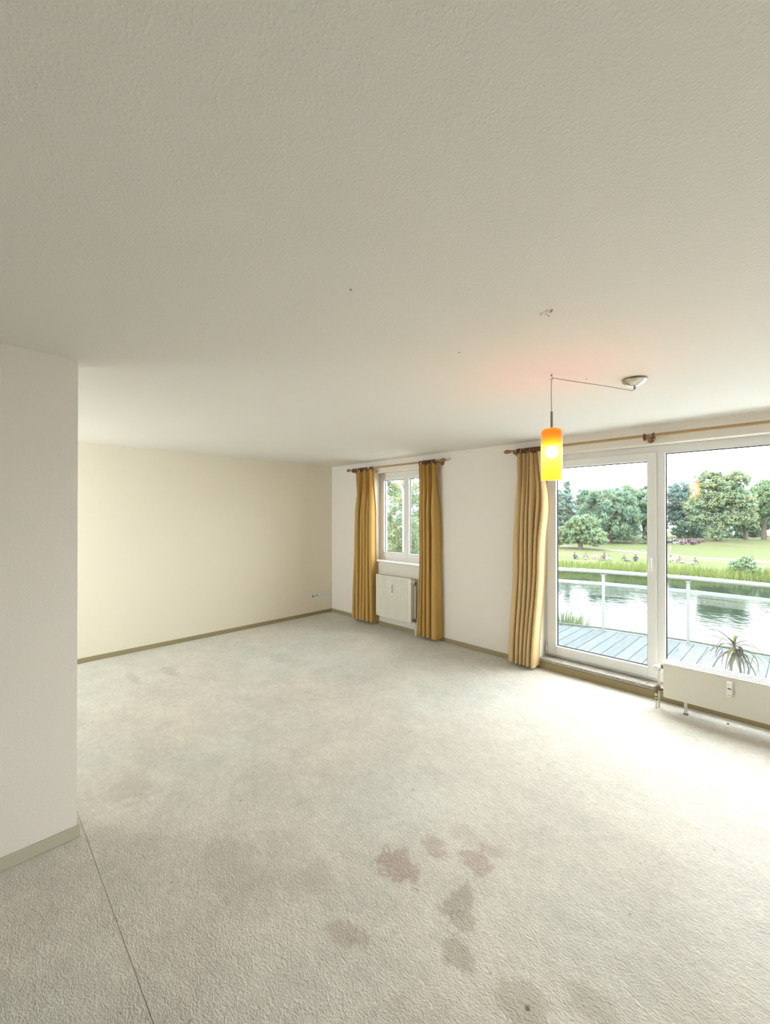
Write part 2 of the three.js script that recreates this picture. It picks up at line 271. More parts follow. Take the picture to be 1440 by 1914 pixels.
// ------------------------------------------------------------------ curtains
// xs: left and right edges at top, middle and bottom; folds: positions (0..1) of the fold crests; depth of folds
function curtain(label, edges, folds, mat, opt) {
  const top = 2.362, bottom = opt.bottom ?? 0.045, NU = 220, NV = 60, z0 = -4.368;
  const base = (edges[0][0] + edges[0][1]) / 2;
  const t = thing('curtain', label, 'curtain', [base, bottom, z0]);
  const n = folds.length, pos = [], uv = [], idx = [];
  const rr = rngOf(opt.seed), tilt = folds.map(() => (rr() - 0.5) * 2), amps = folds.map((f) => f[1]);
  // piecewise phase: crest i sits at folds[i][0]
  const bounds = [0]; for (let i = 0; i < n - 1; i++) bounds.push((folds[i][0] + folds[i + 1][0]) / 2); bounds.push(1);
  for (let j = 0; j <= NV; j++) {
    const v = j / NV, y = lerp(top, bottom, v) - bottom;
    const e = v < 0.5 ? edges[0].map((a, k) => lerp(a, edges[1][k], smooth(v * 2, 0, 1))) : edges[1].map((a, k) => lerp(a, edges[2][k], smooth(v * 2 - 1, 0, 1)));
    for (let i = 0; i <= NU; i++) {
      const u = i / NU;
      let k = 0; while (k < n - 1 && u > bounds[k + 1]) k++;
      const s = (u - bounds[k]) / (bounds[k + 1] - bounds[k]), ph = s * 2 * Math.PI;
      const flat = 0.5 - 0.5 * Math.cos(ph);
      const grow = lerp(0.75, 1, smooth(v, 0.0, 0.3)) * lerp(1, 1.06, v);
      let z = opt.depth * amps[k] * grow * (flat * 2 - 1);
      // dense pinch pleats just below the rings
      const pleat = Math.sin(u * opt.pleats * 2 * Math.PI + 0.8);
      z = lerp(z, 0.45 * z + 0.024 * pleat, 1 - smooth(v, 0.02, 0.3)) + 0.009 * pleat * smooth(0.8 - v, 0, 0.5);
      z += 0.006 * Math.sin(u * 9 + v * 5 + opt.seed) * v;
      const width = e[1] - e[0];
      let x = e[0] + width * u;
      x += width * (bounds[k + 1] - bounds[k]) * (0.135 * Math.sin(ph * 2) - 0.08 * Math.sin(ph)) * lerp(0.35, 1, smooth(v, 0.0, 0.3));   // fold sides turn under
      x += tilt[k] * 0.012 * Math.sin(v * 3.2 + k) * Math.sin(Math.PI * u);
      if (opt.bulge) { const q = Math.exp(-Math.pow((v - 0.22) / 0.16, 2)) * smooth(u, 0.55, 1); x += opt.bulge * q; z -= 0.02 * q; }
      const hem = j === NV ? 0.004 * Math.sin(u * 31 + opt.seed) : 0;
      pos.push(x - base, y + hem, z); uv.push(u * width * 2.2, y);
    }
  }
  const st = NU + 1; for (let j = 0; j < NV; j++) for (let i = 0; i < NU; i++) { const a = j * st + i; idx.push(a, a + st, a + 1, a + 1, a + st, a + st + 1); }
  const g = new THREE.BufferGeometry(); g.setAttribute('position', new THREE.Float32BufferAttribute(pos, 3)); g.setAttribute('uv', new THREE.Float32BufferAttribute(uv, 2)); g.setIndex(idx); g.computeVertexNormals();
  part('fabric', g, mat, t);
  for (const x of opt.rings) { const m = part('ring', ring, M.ringWood, t); m.position.set(x - base, 2.392 + (opt.lift ?? 0) - 0.012 - bottom, 0); m.rotation.y = (rr() - 0.5) * 0.5;
    const hk = part('hook', cyl(V(0, -0.034, 0), V(0, -0.024, 0), 0.002, 0.002, 6), M.brass, t); hk.position.copy(m.position); }
  return t;
}
const span = (a, b, n) => Array.from({ length: n }, (_, i) => lerp(a, b, i / (n - 1)));
curtain('gold curtain hanging left of the small window', [[-5.03, -4.63], [-5.06, -4.63], [-5.10, -4.61]], [[0.08, 0.8], [0.24, 1], [0.41, 0.9], [0.58, 1.05], [0.75, 1.0], [0.92, 0.9]], M.gold, { depth: 0.066, pleats: 9, seed: 3, rings: [-5.10, -5.035, -4.96, -4.92, -4.88, -4.84, -4.79, -4.70, -4.655] });
curtain('gold curtain hanging right of the small window', [[-3.715, -3.425], [-3.70, -3.395], [-3.735, -3.375]], [[0.06, 0.7], [0.18, 0.9], [0.33, 1.0], [0.53, 1.0], [0.80, 1.0]], M.gold, { depth: 0.066, pleats: 7, seed: 8, rings: [-3.705, -3.66, -3.635, -3.605, -3.575, -3.545, -3.51, -3.475, -3.45] });
curtain('pale gold curtain hanging beside the balcony door', [[-2.275, -2.0], [-2.335, -1.985], [-2.39, -2.055]], [[0.16, 0.6], [0.36, 0.85], [0.49, 1.0], [0.63, 1.0], [0.77, 1.0], [0.92, 1.0]], M.goldPale, { depth: 0.066, pleats: 10, seed: 14, bulge: 0.05, lift: 0.008, bottom: 0.03, rings: span(-2.275, -2.01, 11) });

// ------------------------------------------------------------------ panel radiator below the small window
{
  const x0 = -4.545, x1 = -3.85, y0 = 0.175, y1 = 0.785, zf = -4.328, zb = -4.42;
  const t = thing('panel_radiator', 'cream fluted panel radiator under the small window', 'radiator', [x0, y0, zb]);
  const W = x1 - x0, D = zf - zb, Hh = y1 - y0;
  // fluted front: horizontal section swept up
  const sh = new THREE.Shape(); sh.moveTo(0, D - 0.022); sh.lineTo(0, D - 0.004); sh.lineTo(0.022, D);
  const n = 19, p = (W - 0.06) / n; for (let i = 0; i < n; i++) { const a = 0.03 + i * p; sh.lineTo(a, D); sh.lineTo(a + p * 0.18, D - 0.006); sh.lineTo(a + p * 0.38, D - 0.006); sh.lineTo(a + p * 0.56, D); }
  sh.lineTo(W - 0.022, D); sh.lineTo(W, D - 0.004); sh.lineTo(W, D - 0.022); sh.closePath();
  const ex = (d, y) => new THREE.ExtrudeGeometry(sh, { depth: d, bevelEnabled: false }).rotateX(-Math.PI / 2).scale(1, 1, -1).translate(0, y, 0);
  const g = ex(Hh - 0.05, 0.025); // mirrored, so turn the faces back
  { const ia = g.attributes.position; for (let i = 0; i < ia.count; i += 3) { for (const at of ['position', 'normal', 'uv']) { const A = g.attributes[at], s = A.itemSize; for (let k = 0; k < s; k++) { const q = A.array[(i + 1) * s + k]; A.array[(i + 1) * s + k] = A.array[(i + 2) * s + k]; A.array[(i + 2) * s + k] = q; } } } g.computeVertexNormals(); }
  part('front_panel', g, M.enamel, t);
  for (const y of [0, Hh - 0.026]) part('edge_seam', rbx(0, W, y, y + 0.026, D - 0.02, D - 0.003, 0.003), M.enamel, t);
  part('rear_panel', bx(0.01, W - 0.01, 0.01, Hh - 0.02, 0.004, 0.02), M.enamel, t);
  part('side_cover', rbx(-0.004, 0.006, 0.01, Hh, 0.004, D - 0.006, 0.002), M.enamel, t);
  part('side_cover', rbx(W - 0.006, W + 0.004, 0.01, Hh, 0.004, D - 0.006, 0.002), M.enamel, t);
  const slots = []; for (let i = 0; i < 40; i++) slots.push(bx(0.02 + i * (W - 0.04) / 40, 0.02 + i * (W - 0.04) / 40 + 0.006, Hh - 0.006, Hh - 0.001, 0.01, D - 0.012));
  part('top_grille', slots, M.enamel, t);
  const me = part('heat_meter', rbx(0.305, 0.345, 0.375, 0.49, D, D + 0.026, 0.006, 3), M.plastic, t);
  part('display_window', rbx(0.318, 0.332, 0.444, 0.452, D + 0.0255, D + 0.027, 0.001), M.dark, me);
  part('rating_mark', [bx(0.313, 0.32, 0.39, 0.393, D + 0.0258, D + 0.0266), bx(0.323, 0.335, 0.39, 0.393, D + 0.0258, D + 0.0266)], M.grey, me);
  part('valve_body', [cyl(V(W, Hh - 0.05, 0.045), V(W + 0.06, Hh - 0.05, 0.045), 0.012), cyl(V(W + 0.045, Hh - 0.05, 0.045), V(W + 0.045, Hh - 0.095, 0.045), 0.011)], M.brass, t);
  part('thermostat_head', [cyl(V(W + 0.035, Hh - 0.045, 0.05), V(W + 0.028, Hh - 0.03, 0.13), 0.019, 0.022, 20), cyl(V(W + 0.0283, Hh - 0.0305, 0.128), V(W + 0.0275, Hh - 0.029, 0.138), 0.022, 0.018, 20)], M.plastic, t);
  part('lockshield', [cyl(V(W, 0.04, 0.045), V(W + 0.055, 0.04, 0.045), 0.012), cyl(V(W + 0.045, 0.06, 0.045), V(W + 0.045, 0.005, 0.045), 0.013), cyl(V(W + 0.03, 0.04, 0.045), V(W + 0.03, 0.04, 0.075), 0.014)], M.brass, t);
  part('pipe', cyl(V(W + 0.045, Hh - 0.09, 0.045), V(W + 0.045, -y0, 0.045), 0.0085), M.enamel, t);
  part('pipe', cyl(V(W + 0.064, 0.02, 0.045), V(W + 0.064, -y0, 0.045), 0.0085), M.enamel, t);
  for (const x of [0.12, W - 0.15]) part('wall_bracket', bx(x, x + 0.03, 0.08, Hh - 0.08, ZW - zb, 0.006), M.enamel, t);
}

// ------------------------------------------------------------------ low convector in front of the fixed pane
{
  const x0 = -0.86, x1 = 1.85, y0 = 0.12, y1 = 0.412, zb = -4.392, zf = -4.224, W = x1 - x0, D = zf - zb, Hh = y1 - y0;
  const t = thing('convector_radiator', 'long low white convector with slotted top in front of the window', 'radiator', [x0, 0, zb]);
  part('front_panel', rbx(0, W, y0, y1 - 0.004, D - 0.016, D, 0.004), M.enamelWhite, t);
  part('rear_panel', rbx(0, W, y0, y1 - 0.004, 0, 0.014, 0.004), M.enamelWhite, t);
  part('end_cover', rbx(-0.002, 0.012, y0 + 0.004, y1 - 0.003, 0.004, D - 0.004, 0.003), M.enamelWhite, t);
  part('end_cover', rbx(W - 0.012, W + 0.002, y0 + 0.004, y1 - 0.003, 0.004, D - 0.004, 0.003), M.enamelWhite, t);
  const s = new THREE.Shape([[0, 0], [W, 0], [W, D], [0, D]].map((q) => new THREE.Vector2(...q)));
  const n = Math.floor((W - 0.09) / 0.0122);
  for (let r = 0; r < 3; r++) for (let i = 0; i < n; i++) { const a = 0.06 + i * 0.0122, b = 0.026 + r * 0.044; s.holes.push(new THREE.Path([[a, b], [a, b + 0.033], [a + 0.0072, b + 0.033], [a + 0.0072, b]].map((q) => new THREE.Vector2(...q)))); }
  const gr = new THREE.ExtrudeGeometry(s, { depth: 0.004, bevelEnabled: false }); gr.rotateX(Math.PI / 2); gr.translate(0, y1, 0);
  part('top_grille', gr, M.enamelWhite, t);
  part('heating_fins', Array.from({ length: 130 }, (_, i) => bx(0.03 + i * (W - 0.06) / 130, 0.031 + i * (W - 0.06) / 130, y0 + 0.03, y0 + 0.16, 0.03, D - 0.03)), M.grey, t).userData.kind = 'stuff';
  const mx = -0.437 - x0, me = part('heat_meter', rbx(mx, mx + 0.038, 0.262, 0.38, D, D + 0.028, 0.007, 3), M.plastic, t);
  part('display_window', rbx(mx + 0.008, mx + 0.030, 0.325, 0.333, D + 0.0275, D + 0.029, 0.001), M.dark, me);
  part('rating_mark', [0, 1, 2].map((i) => bx(mx + 0.009 + i * 0.008, mx + 0.014 + i * 0.008, 0.276, 0.281, D + 0.0278, D + 0.0286)), M.grey, me);
  for (const lx of [-0.712 - x0, 0.5 - x0, 1.6 - x0]) { const l = part('leg', [rbx(lx - 0.012, lx + 0.012, 0.012, y0 + 0.02, D - 0.075, D - 0.051, 0.004)], M.enamelWhite, t); part('foot', rbx(lx - 0.017, lx + 0.017, 0.0, 0.012, D - 0.08, D - 0.046, 0.003), M.grey, l); }
  part('valve_body', [cyl(V(-0.05, 0.36, D - 0.06), V(0.02, 0.36, D - 0.06), 0.011), cyl(V(-0.045, 0.372, D - 0.06), V(-0.045, 0.325, D - 0.06), 0.012), cyl(V(-0.004, 0.36, D - 0.06), V(-0.03, 0.36, D - 0.06), 0.017)], M.brass, t);
  part('thermostat_head', [cyl(V(-0.045, 0.36, D - 0.052), V(-0.052, 0.358, D + 0.008), 0.02, 0.026, 24), cyl(V(-0.052, 0.358, D + 0.008), V(-0.0535, 0.3575, D + 0.02), 0.026, 0.019, 24)], M.plastic, t);
  part('pipe', cyl(V(-0.045, 0.33, D - 0.06), V(-0.045, 0.0, D - 0.06), 0.0085), M.enamelWhite, t);
  part('pipe', cyl(V(-0.06, 0.155, D - 0.03), V(-0.06, 0.0, D - 0.03), 0.0085), M.enamelWhite, t);
  part('lockshield', [cyl(V(-0.06, 0.185, D - 0.03), V(-0.06, 0.13, D - 0.03), 0.014), cyl(V(-0.06, 0.165, D - 0.03), V(0.0, 0.165, D - 0.05), 0.012), cyl(V(-0.045, 0.165, D - 0.04), V(-0.045, 0.195, D - 0.04), 0.016)], M.brass, t);
  part('pipe_collar', [cyl(V(-0.06, 0.092, D - 0.03), V(-0.06, 0.105, D - 0.03), 0.0105), cyl(V(-0.06, 0.068, D - 0.03), V(-0.06, 0.08, D - 0.03), 0.0105)], M.brass, t);
}
{ const k = thing('screw_plug', 'tiny black plug on the carpet below the low convector', 'plug', [-0.44, 0, -4.33]); part('head', lathe([[0.0001, 0.008], [0.005, 0.007], [0.007, 0.003], [0.007, 0], [0.0001, 0]], 12), M.dark, k); }

// ------------------------------------------------------------------ wall sockets
function socket(label, z0, media) {
  const t = thing('wall_socket', label, 'socket', [XL, 0.32, z0]);
  part('face_plate', rbx(0, 0.009, -0.04, 0.04, -0.076, 0.076, 0.005, 3), M.plastic, t);
  for (const s of [0.036, -0.036]) {
    if (media) {
      const ins = part('insert', rbx(0.006, 0.011, -0.026, 0.026, s - 0.026, s + 0.026, 0.003), M.plastic, t);
      if (s > 0) part('jack', rbx(0.0105, 0.0125, -0.013, 0.010, s - 0.016, s + 0.013, 0.001), M.dark, ins);
      else for (const q of [-0.013, 0.013]) part('jack', cyl(V(0.0105, 0.002, s + q), V(0.013, 0.002, s + q), 0.0085), M.dark, ins);
    } else {
      const well = part('insert', lathe([[0.0001, 0.0095], [0.0185, 0.0095], [0.0205, 0.0105], [0.0235, 0.0115], [0.025, 0.0095], [0.025, 0.006]], 28).rotateZ(-Math.PI / 2).translate(0, 0, s), M.plastic, t);
      part('contact_hole', [cyl(V(0.0094, 0, s - 0.0095), V(0.0102, 0, s - 0.0095), 0.003), cyl(V(0.0094, 0, s + 0.0095), V(0.0102, 0, s + 0.0095), 0.003)], M.dark, well);
    }
  }
  return t;
}
socket('white double media socket with dark jacks on the cream wall', -4.09, true);
socket('white double power socket nearest the room corner', -4.272, false);

// ------------------------------------------------------------------ pendant lamp
{
  const hx = -1.036, hz = -2.396, t = thing('pendant_lamp', 'lit orange and yellow glass cylinder pendant lamp on a swagged cord', 'lamp', [hx, 0, hz]);
  const cx = -0.718 - hx, cz = -2.824 - hz;
  const can = part('canopy', lathe([[0.0001, 2.452], [0.012, 2.453], [0.03, 2.459], [0.05, 2.470], [0.066, 2.486], [0.0675, 2.492], [0.05, 2.4925], [0.048, 2.5], [0.0001, 2.5]], 40).translate(cx, 0, cz), M.nickel, t);
  part('cord_grip', cyl(V(cx, 2.455, cz), V(cx, 2.436, cz), 0.0065, 0.0055), M.steelTube, can);
  part('cord', [tube([V(cx, 2.44, cz), V(cx - 0.006, 2.43, cz + 0.008), V(cx - 0.03, 2.433, cz + 0.04), V(cx * 0.7, 2.446, cz * 0.7), V(cx * 0.35, 2.463, cz * 0.35), V(cx * 0.1, 2.476, cz * 0.1), V(0.008, 2.478, -0.006), V(0.001, 2.468, 0), V(-0.001, 2.44, 0), V(-0.002, 2.38, 0.001), V(0, 2.27, 0)], 0.002, 120, 8)], M.cord, t);
  part('ceiling_hook', [tube([V(0, 2.5, 0), V(0, 2.487, 0), V(0.007, 2.480, 0), V(0.004, 2.472, 0), V(-0.003, 2.472, 0), V(-0.006, 2.478, 0)], 0.0018, 30, 8), cyl(V(0, 2.494, 0), V(0, 2.5, 0), 0.005, 0.006)], M.steelTube, t);
  part('stem', cyl(V(0, 2.185, 0), V(0, 2.285, 0), 0.0068), M.steelTube, t);
  // two-coloured glass shade: an orange band fused onto a yellow body
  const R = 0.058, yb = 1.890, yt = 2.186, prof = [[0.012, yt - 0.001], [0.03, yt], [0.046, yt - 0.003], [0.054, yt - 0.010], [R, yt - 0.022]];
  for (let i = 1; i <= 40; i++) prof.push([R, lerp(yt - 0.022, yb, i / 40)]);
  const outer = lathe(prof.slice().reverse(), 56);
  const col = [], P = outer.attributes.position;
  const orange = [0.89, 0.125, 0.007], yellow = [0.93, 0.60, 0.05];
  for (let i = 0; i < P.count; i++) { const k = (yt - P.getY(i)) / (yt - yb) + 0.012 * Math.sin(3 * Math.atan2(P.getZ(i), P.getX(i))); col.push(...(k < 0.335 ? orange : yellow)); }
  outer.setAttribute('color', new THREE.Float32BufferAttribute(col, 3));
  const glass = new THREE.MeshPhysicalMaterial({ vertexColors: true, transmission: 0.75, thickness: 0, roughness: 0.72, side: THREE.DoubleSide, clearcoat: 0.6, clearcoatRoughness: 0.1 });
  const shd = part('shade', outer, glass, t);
  part('rim', new THREE.TorusGeometry(R, 0.0016, 8, 56).rotateX(Math.PI / 2).translate(0, yb, 0), new THREE.MeshPhysicalMaterial({ color: rgb(0.95, 0.8, 0.25), transmission: 0.5, thickness: 0, roughness: 0.6 }), shd);
  part('socket', cyl(V(0, 2.16, 0), V(0, 2.085, 0), 0.018, 0.016, 20), M.plastic, t);
  const bulb = part('light_bulb', lathe([[0.0001, 2.010], [0.012, 2.012], [0.026, 2.022], [0.035, 2.04], [0.035, 2.056], [0.026, 2.072], [0.016, 2.083], [0.014, 2.09]], 28), std({ color: rgb(1, 0.95, 0.85), emissive: rgb(1, 0.80, 0.52), emissiveIntensity: 65, roughness: 0.5 }), t);
  const L = new THREE.PointLight(rgb(1, 0.80, 0.55), 0.07); L.position.set(0, 2.046, 0); L.shadow.radius = 1.7; L.castShadow = true; t.add(L);
}

// ------------------------------------------------------------------ balcony
const deckY = -0.12, edge = (x) => -7.24 + 0.08 * (x + 0.8) * (x + 0.8), BX0 = -3.32, BX1 = 2.05;
const grainTex = texture(256, 1024, (u, v) => { const a = nB(u * 24, v * 4), b = nC(u * 90, v * 14), c = nA(u * 5 + 8, v * 20); const k = 0.78 + 0.16 * (a - 0.5) + 0.2 * (b - 0.5) + 0.14 * (c - 0.5); return [k * 0.96, k, k * 1.02]; }, true);
{
  const d = structure('floor_balcony', 'grey deck boards of the curved balcony', [0, deckY, 0]);
  const mats = [[0.135, 0.15, 0.163], [0.155, 0.173, 0.186], [0.145, 0.161, 0.173]].map((c) => std({ color: rgb(...c), map: grainTex, roughness: 0.7 }));
  const w = 0.1555; let k = 0;
  for (let x = -3.26; x < 1.95; x += w, k++) {
    const z1 = edge(x + w / 2) + 0.06, L = -4.768 - z1, g = rbx(0, w - 0.007, -0.028, 0, 0, L, 0.003, 1);
    { const uv = g.attributes.uv; for (let i = 0; i < uv.count; i++) uv.setXY(i, uv.getX(i) / w + k * 0.37, uv.getY(i) / 2.4 + k * 0.21); }
    const b = part('deck_board', g, mats[(k * 7) % 3], d); b.position.set(x, 0, z1);
  }
  const sh = new THREE.Shape(); sh.moveTo(BX0, 4.76); for (let i = 0; i <= 40; i++) { const x = lerp(BX0, BX1, i / 40); sh.lineTo(x, -edge(x) + 0.02); } sh.lineTo(BX1, 4.76); sh.closePath();
  const slab = new THREE.ExtrudeGeometry(sh, { depth: 0.2, bevelEnabled: false }); slab.rotateX(-Math.PI / 2); slab.translate(0, -0.235, 0);
  part('balcony_slab', slab, M.concrete, d);
}
{
  const t = thing('balcony_railing', 'white metal balcony railing with glass panels and curved handrail', 'railing', [0, deckY, 0]);
  const metal = std({ color: rgb(0.42, 0.45, 0.45), roughness: 0.5 }), H1 = 0.885, H2 = 0.685;
  const px = [BX0 + 0.03, -2.24, -1.17, -0.10, 0.97, BX1 - 0.03], P = px.map((x) => V(x, 0, edge(x)));
  P.unshift(V(px[0], 0, -4.80)); P.push(V(px[5], 0, -4.80));
  for (let i = 0; i < P.length; i++) {
    const q = P[i], po = part('post', [rbx(q.x - 0.02, q.x + 0.02, -0.02, H1 - 0.03, q.z - 0.012, q.z + 0.012, 0.004)], metal, t);
    part('fork', [cyl(V(q.x - 0.012, H1 - 0.06, q.z + 0.014), V(q.x - 0.045, H1 - 0.008, q.z + 0.014), 0.007), cyl(V(q.x + 0.012, H1 - 0.06, q.z + 0.014), V(q.x + 0.045, H1 - 0.008, q.z + 0.014), 0.007)], M.grey, po);
    if (i === P.length - 1) break;
    const n = P[i + 1], d = n.clone().sub(q), L = d.length(), a = Math.atan2(-d.z, d.x);
    const place = (name, g, m) => { const o = part(name, g, m, t); o.position.copy(q); o.rotation.y = a; return o; };
    place('handrail', [cyl(V(-0.005, H1 + 0.015, 0), V(L + 0.005, H1 + 0.015, 0), 0.03, 0.03, 20)], metal);
    place('glazing_bar', [rbx(0.02, L - 0.02, H2, H2 + 0.048, -0.014, 0.014, 0.004)], metal);
    place('glass_panel', bx(0.025, L - 0.025, 0.012, H2 + 0.004, -0.004, 0.004), M.railGlass);
    place('base_channel', rbx(0.02, L - 0.02, -0.002, 0.024, -0.014, 0.014, 0.002), std({ color: rgb(0.16, 0.19, 0.16), roughness: 0.9 }));
  }
}
// drooping dracaena in a pot on the deck
{
  const t = thing('potted_plant', 'straggly dracaena with drooping dark leaves in a pot on the balcony', 'plant', [-0.46, deckY, -5.1]);
  const pot = part('pot', lathe([[0.0001, 0], [0.085, 0], [0.09, 0.005], [0.112, 0.19], [0.12, 0.193], [0.12, 0.21], [0.108, 0.21], [0.104, 0.175], [0.0001, 0.17]], 32), std({ color: rgb(0.30, 0.10, 0.05), roughness: 0.85 }), t);
  part('soil', new THREE.CylinderGeometry(0.103, 0.103, 0.01, 24).translate(0, 0.175, 0), std({ color: rgb(0.03, 0.022, 0.015), roughness: 1 }), pot);
  const top = V(-0.015, 0.585, 0);
  part('stem', tube([V(0.05, 0.17, 0.01), V(0.045, 0.3, 0), V(0.01, 0.45, 0), top], 0.011, 20, 8), std({ color: rgb(0.22, 0.16, 0.11), roughness: 0.9 }), t);
  const mats = [[0.012, 0.018, 0.012], [0.07, 0.075, 0.02], [0.045, 0.018, 0.024], [0.02, 0.02, 0.014], [0.09, 0.055, 0.055]].map((c) => new THREE.MeshPhysicalMaterial({ color: rgb(...c), roughness: 0.8, specularIntensity: 0.12, side: THREE.DoubleSide }));
  const r = rngOf(19);
  function leaf(az, len, up, droop, w) {
    const n = 12, pos = [], idx = []; let p = V(0, 0, 0), el = up;
    for (let i = 0; i <= n; i++) {
      const s = i / n, ww = w * (0.45 + 0.55 * Math.sin(Math.PI * Math.min(1, s * 1.3 + 0.15))) * (1 - Math.pow(s, 5)), c = Math.cos(az), sn = Math.sin(az);
      pos.push(p.x - sn * ww, p.y + ww * 0.3, p.z + c * ww, p.x, p.y, p.z, p.x + sn * ww, p.y + ww * 0.3, p.z - c * ww);
      el -= droop / n * (0.6 + s); const st = len / n; p = p.clone().add(V(c * Math.cos(el) * st, Math.sin(el) * st, sn * Math.cos(el) * st));
      if (i < n) { const a = i * 3; for (const q of [0, 1]) idx.push(a + q, a + q + 3, a + q + 1, a + q + 1, a + q + 3, a + q + 4); }
    }
    const g = new THREE.BufferGeometry(); g.setAttribute('position', new THREE.Float32BufferAttribute(pos, 3)); g.setIndex(idx); g.computeVertexNormals(); return g;
  }
  for (let i = 0; i < 34; i++) {
    const k = i / 34, o = part('leaf', leaf(i * 2.4 + r() * 0.5, 0.26 + 0.16 * r(), lerp(-0.7, 0.75, k) + 0.3 * (r() - 0.5), 1.3 + 1.0 * r(), 0.008 + 0.006 * r()), mats[Math.floor(r() * 5)], t);
    o.position.set(lerp(0.012, -0.015, k), lerp(0.50, 0.59, k), 0);
  }
  const tip = part('leaf', leaf(-0.6, 0.16, 1.35, 0.9, 0.006), mats[0], t); tip.position.copy(top);
}

// ------------------------------------------------------------------ river, banks, park
const shore = (x) => x < -20.6 ? -49.2 + (x + 20.6) * 0.05 : x > 0 ? -56.8 - x * 0.1 : -49.2 - (x + 20.6) * 0.369;
function ground(x, z) {
  const d = shore(x) - z;
  const mound = 0.75 * Math.exp(-(Math.pow((x + 13) / 11, 2) + Math.pow((z + 109) / 12, 2)));
  return -5.3 + 0.75 * smooth(d, -1.5, 2.5) + 0.007 * Math.max(0, d) + mound + 0.08 * (nA(x * 0.2 + 40, z * 0.2 + 40) - 0.5);
}
{
  const NX = 90, NZ = 70, pos = [], uv = [], idx = [];
  for (let j = 0; j <= NZ; j++) for (let i = 0; i <= NX; i++) { const x = lerp(-110, 90, i / NX), z = shore(x) + 3 - Math.pow(j / NZ, 1.5) * 110; pos.push(x, ground(x, z), z); uv.push(x / 30, z / 30); }
  const st = NX + 1; for (let j = 0; j < NZ; j++) for (let i = 0; i < NX; i++) { const a = j * st + i; idx.push(a, a + 1, a + st, a + 1, a + st + 1, a + st); }
  const g = new THREE.BufferGeometry(); g.setAttribute('position', new THREE.Float32BufferAttribute(pos, 3)); g.setAttribute('uv', new THREE.Float32BufferAttribute(uv, 2)); g.setIndex(idx); g.computeVertexNormals();
  const tex = texture(1024, 1024, (u, v) => {
    const a = nA(u * 8, v * 24), b = nA(u * 24 + 5, v * 64), c = nB(u * 128, v * 128), d = nC(u * 256, v * 256), e = nD(u * 4 + 2, v * 8);
    const dry = smooth(a * 0.5 + e * 0.35 + b * 0.3, 0.48, 0.75), k = 0.86 + 0.22 * (c - 0.5) + 0.25 * (d - 0.5);
    return [lerp(0.080, 0.112, dry), lerp(0.105, 0.104, dry), lerp(0.022, 0.044, dry)].map((q) => toSrgb(q * k));
  }, true);
  structureMesh('lawn', 'sunny park lawn with dry patches on the far bank', g, std({ map: tex, roughness: 1 })).userData.category = 'lawn';
}
{ // pale gravel path across the lawn
  const line = new THREE.CatmullRomCurve3([[-41.7, -82.8], [-32.1, -78.4], [-28.2, -75.9], [-21.8, -74.5], [-17.1, -73.2], [-14.0, -71.4], [-8.3, -70.3], [-3.0, -69.7], [1.5, -69.6], [20, -71]].map(([x, z]) => V(x, 0, z)));
  const pts = line.getPoints(90), pos = [], idx = [];
  pts.forEach((p, i) => { const q = pts[Math.min(i + 1, 90)].clone().sub(pts[Math.max(i - 1, 0)]).normalize(), w = 0.62; for (const s of [-1, 1]) { const x = p.x - q.z * w * s, z = p.z + q.x * w * s; pos.push(x, ground(p.x, p.z) + 0.12, z, x, ground(p.x, p.z) - 0.3, z); } });
  for (let i = 0; i < 90; i++) { const a = i * 4; idx.push(a, a + 2, a + 4, a + 2, a + 6, a + 4, a + 1, a, a + 5, a, a + 4, a + 5, a + 2, a + 3, a + 6, a + 3, a + 7, a + 6); }
  const g = new THREE.BufferGeometry(); g.setAttribute('position', new THREE.Float32BufferAttribute(pos, 3)); g.setIndex(idx); g.computeVertexNormals();
  structureMesh('path', 'pale gravel path crossing the park lawn', g, std({ color: rgb(0.17, 0.165, 0.15), roughness: 1, side: THREE.DoubleSide })).userData.category = 'path';
}
{ // river
  const wave = texture(1024, 1024, (u, v) => {
    const s = 2 * Math.PI, w = 1.4 * (nD(u * 8, v * 8) - 0.5);
    return 0.5 + 0.13 * Math.sin(s * (3 * u + 7 * v) + 4 * w) + 0.10 * Math.sin(s * (-5 * u + 11 * v) + 5 * w) + 0.16 * (nA(u * 24, v * 48) - 0.5) + 0.14 * (nA(u * 48 + 3, v * 64) - 0.5) + 0.08 * (nB(u * 128, v * 128) - 0.5);
  });
  wave.repeat.set(1 / 7, 1 / 7);
  const g = new THREE.PlaneGeometry(220, 62); g.rotateX(-Math.PI / 2); g.translate(-10, -5, -36); uvMetres(g);
  const m = new THREE.MeshPhysicalMaterial({ color: rgb(0.012, 0.019, 0.014), roughness: 0.05, ior: 1.33, bumpMap: wave, bumpScale: 0.006 });
  structureMesh('river', 'rippled river between the balcony and the park', g, m).userData.category = 'water';
}
structureMesh('near_bank', 'grassy bank on the near side of the river', (() => {
  const NX = 40, NZ = 20, pos = [], idx = [], lim = (x) => x < -8 ? lerp(-9, -30, smooth(-x, 8, 20)) : -8;
  for (let j = 0; j <= NZ; j++) for (let i = 0; i <= NX; i++) { const x = lerp(-70, 40, i / NX), z = lerp(-4.3, lim(x), j / NZ); pos.push(x, lerp(-4.3, -5.15, Math.pow(j / NZ, 2)), z); }
  const st = NX + 1; for (let j = 0; j < NZ; j++) for (let i = 0; i < NX; i++) { const a = j * st + i; idx.push(a, a + 1, a + st, a + 1, a + st + 1, a + st); }
  const g = new THREE.BufferGeometry(); g.setAttribute('position', new THREE.Float32BufferAttribute(pos, 3)); g.setIndex(idx); g.computeVertexNormals(); return g;
})(), std({ color: rgb(0.12, 0.16, 0.06), roughness: 1 })).userData.category = 'bank';

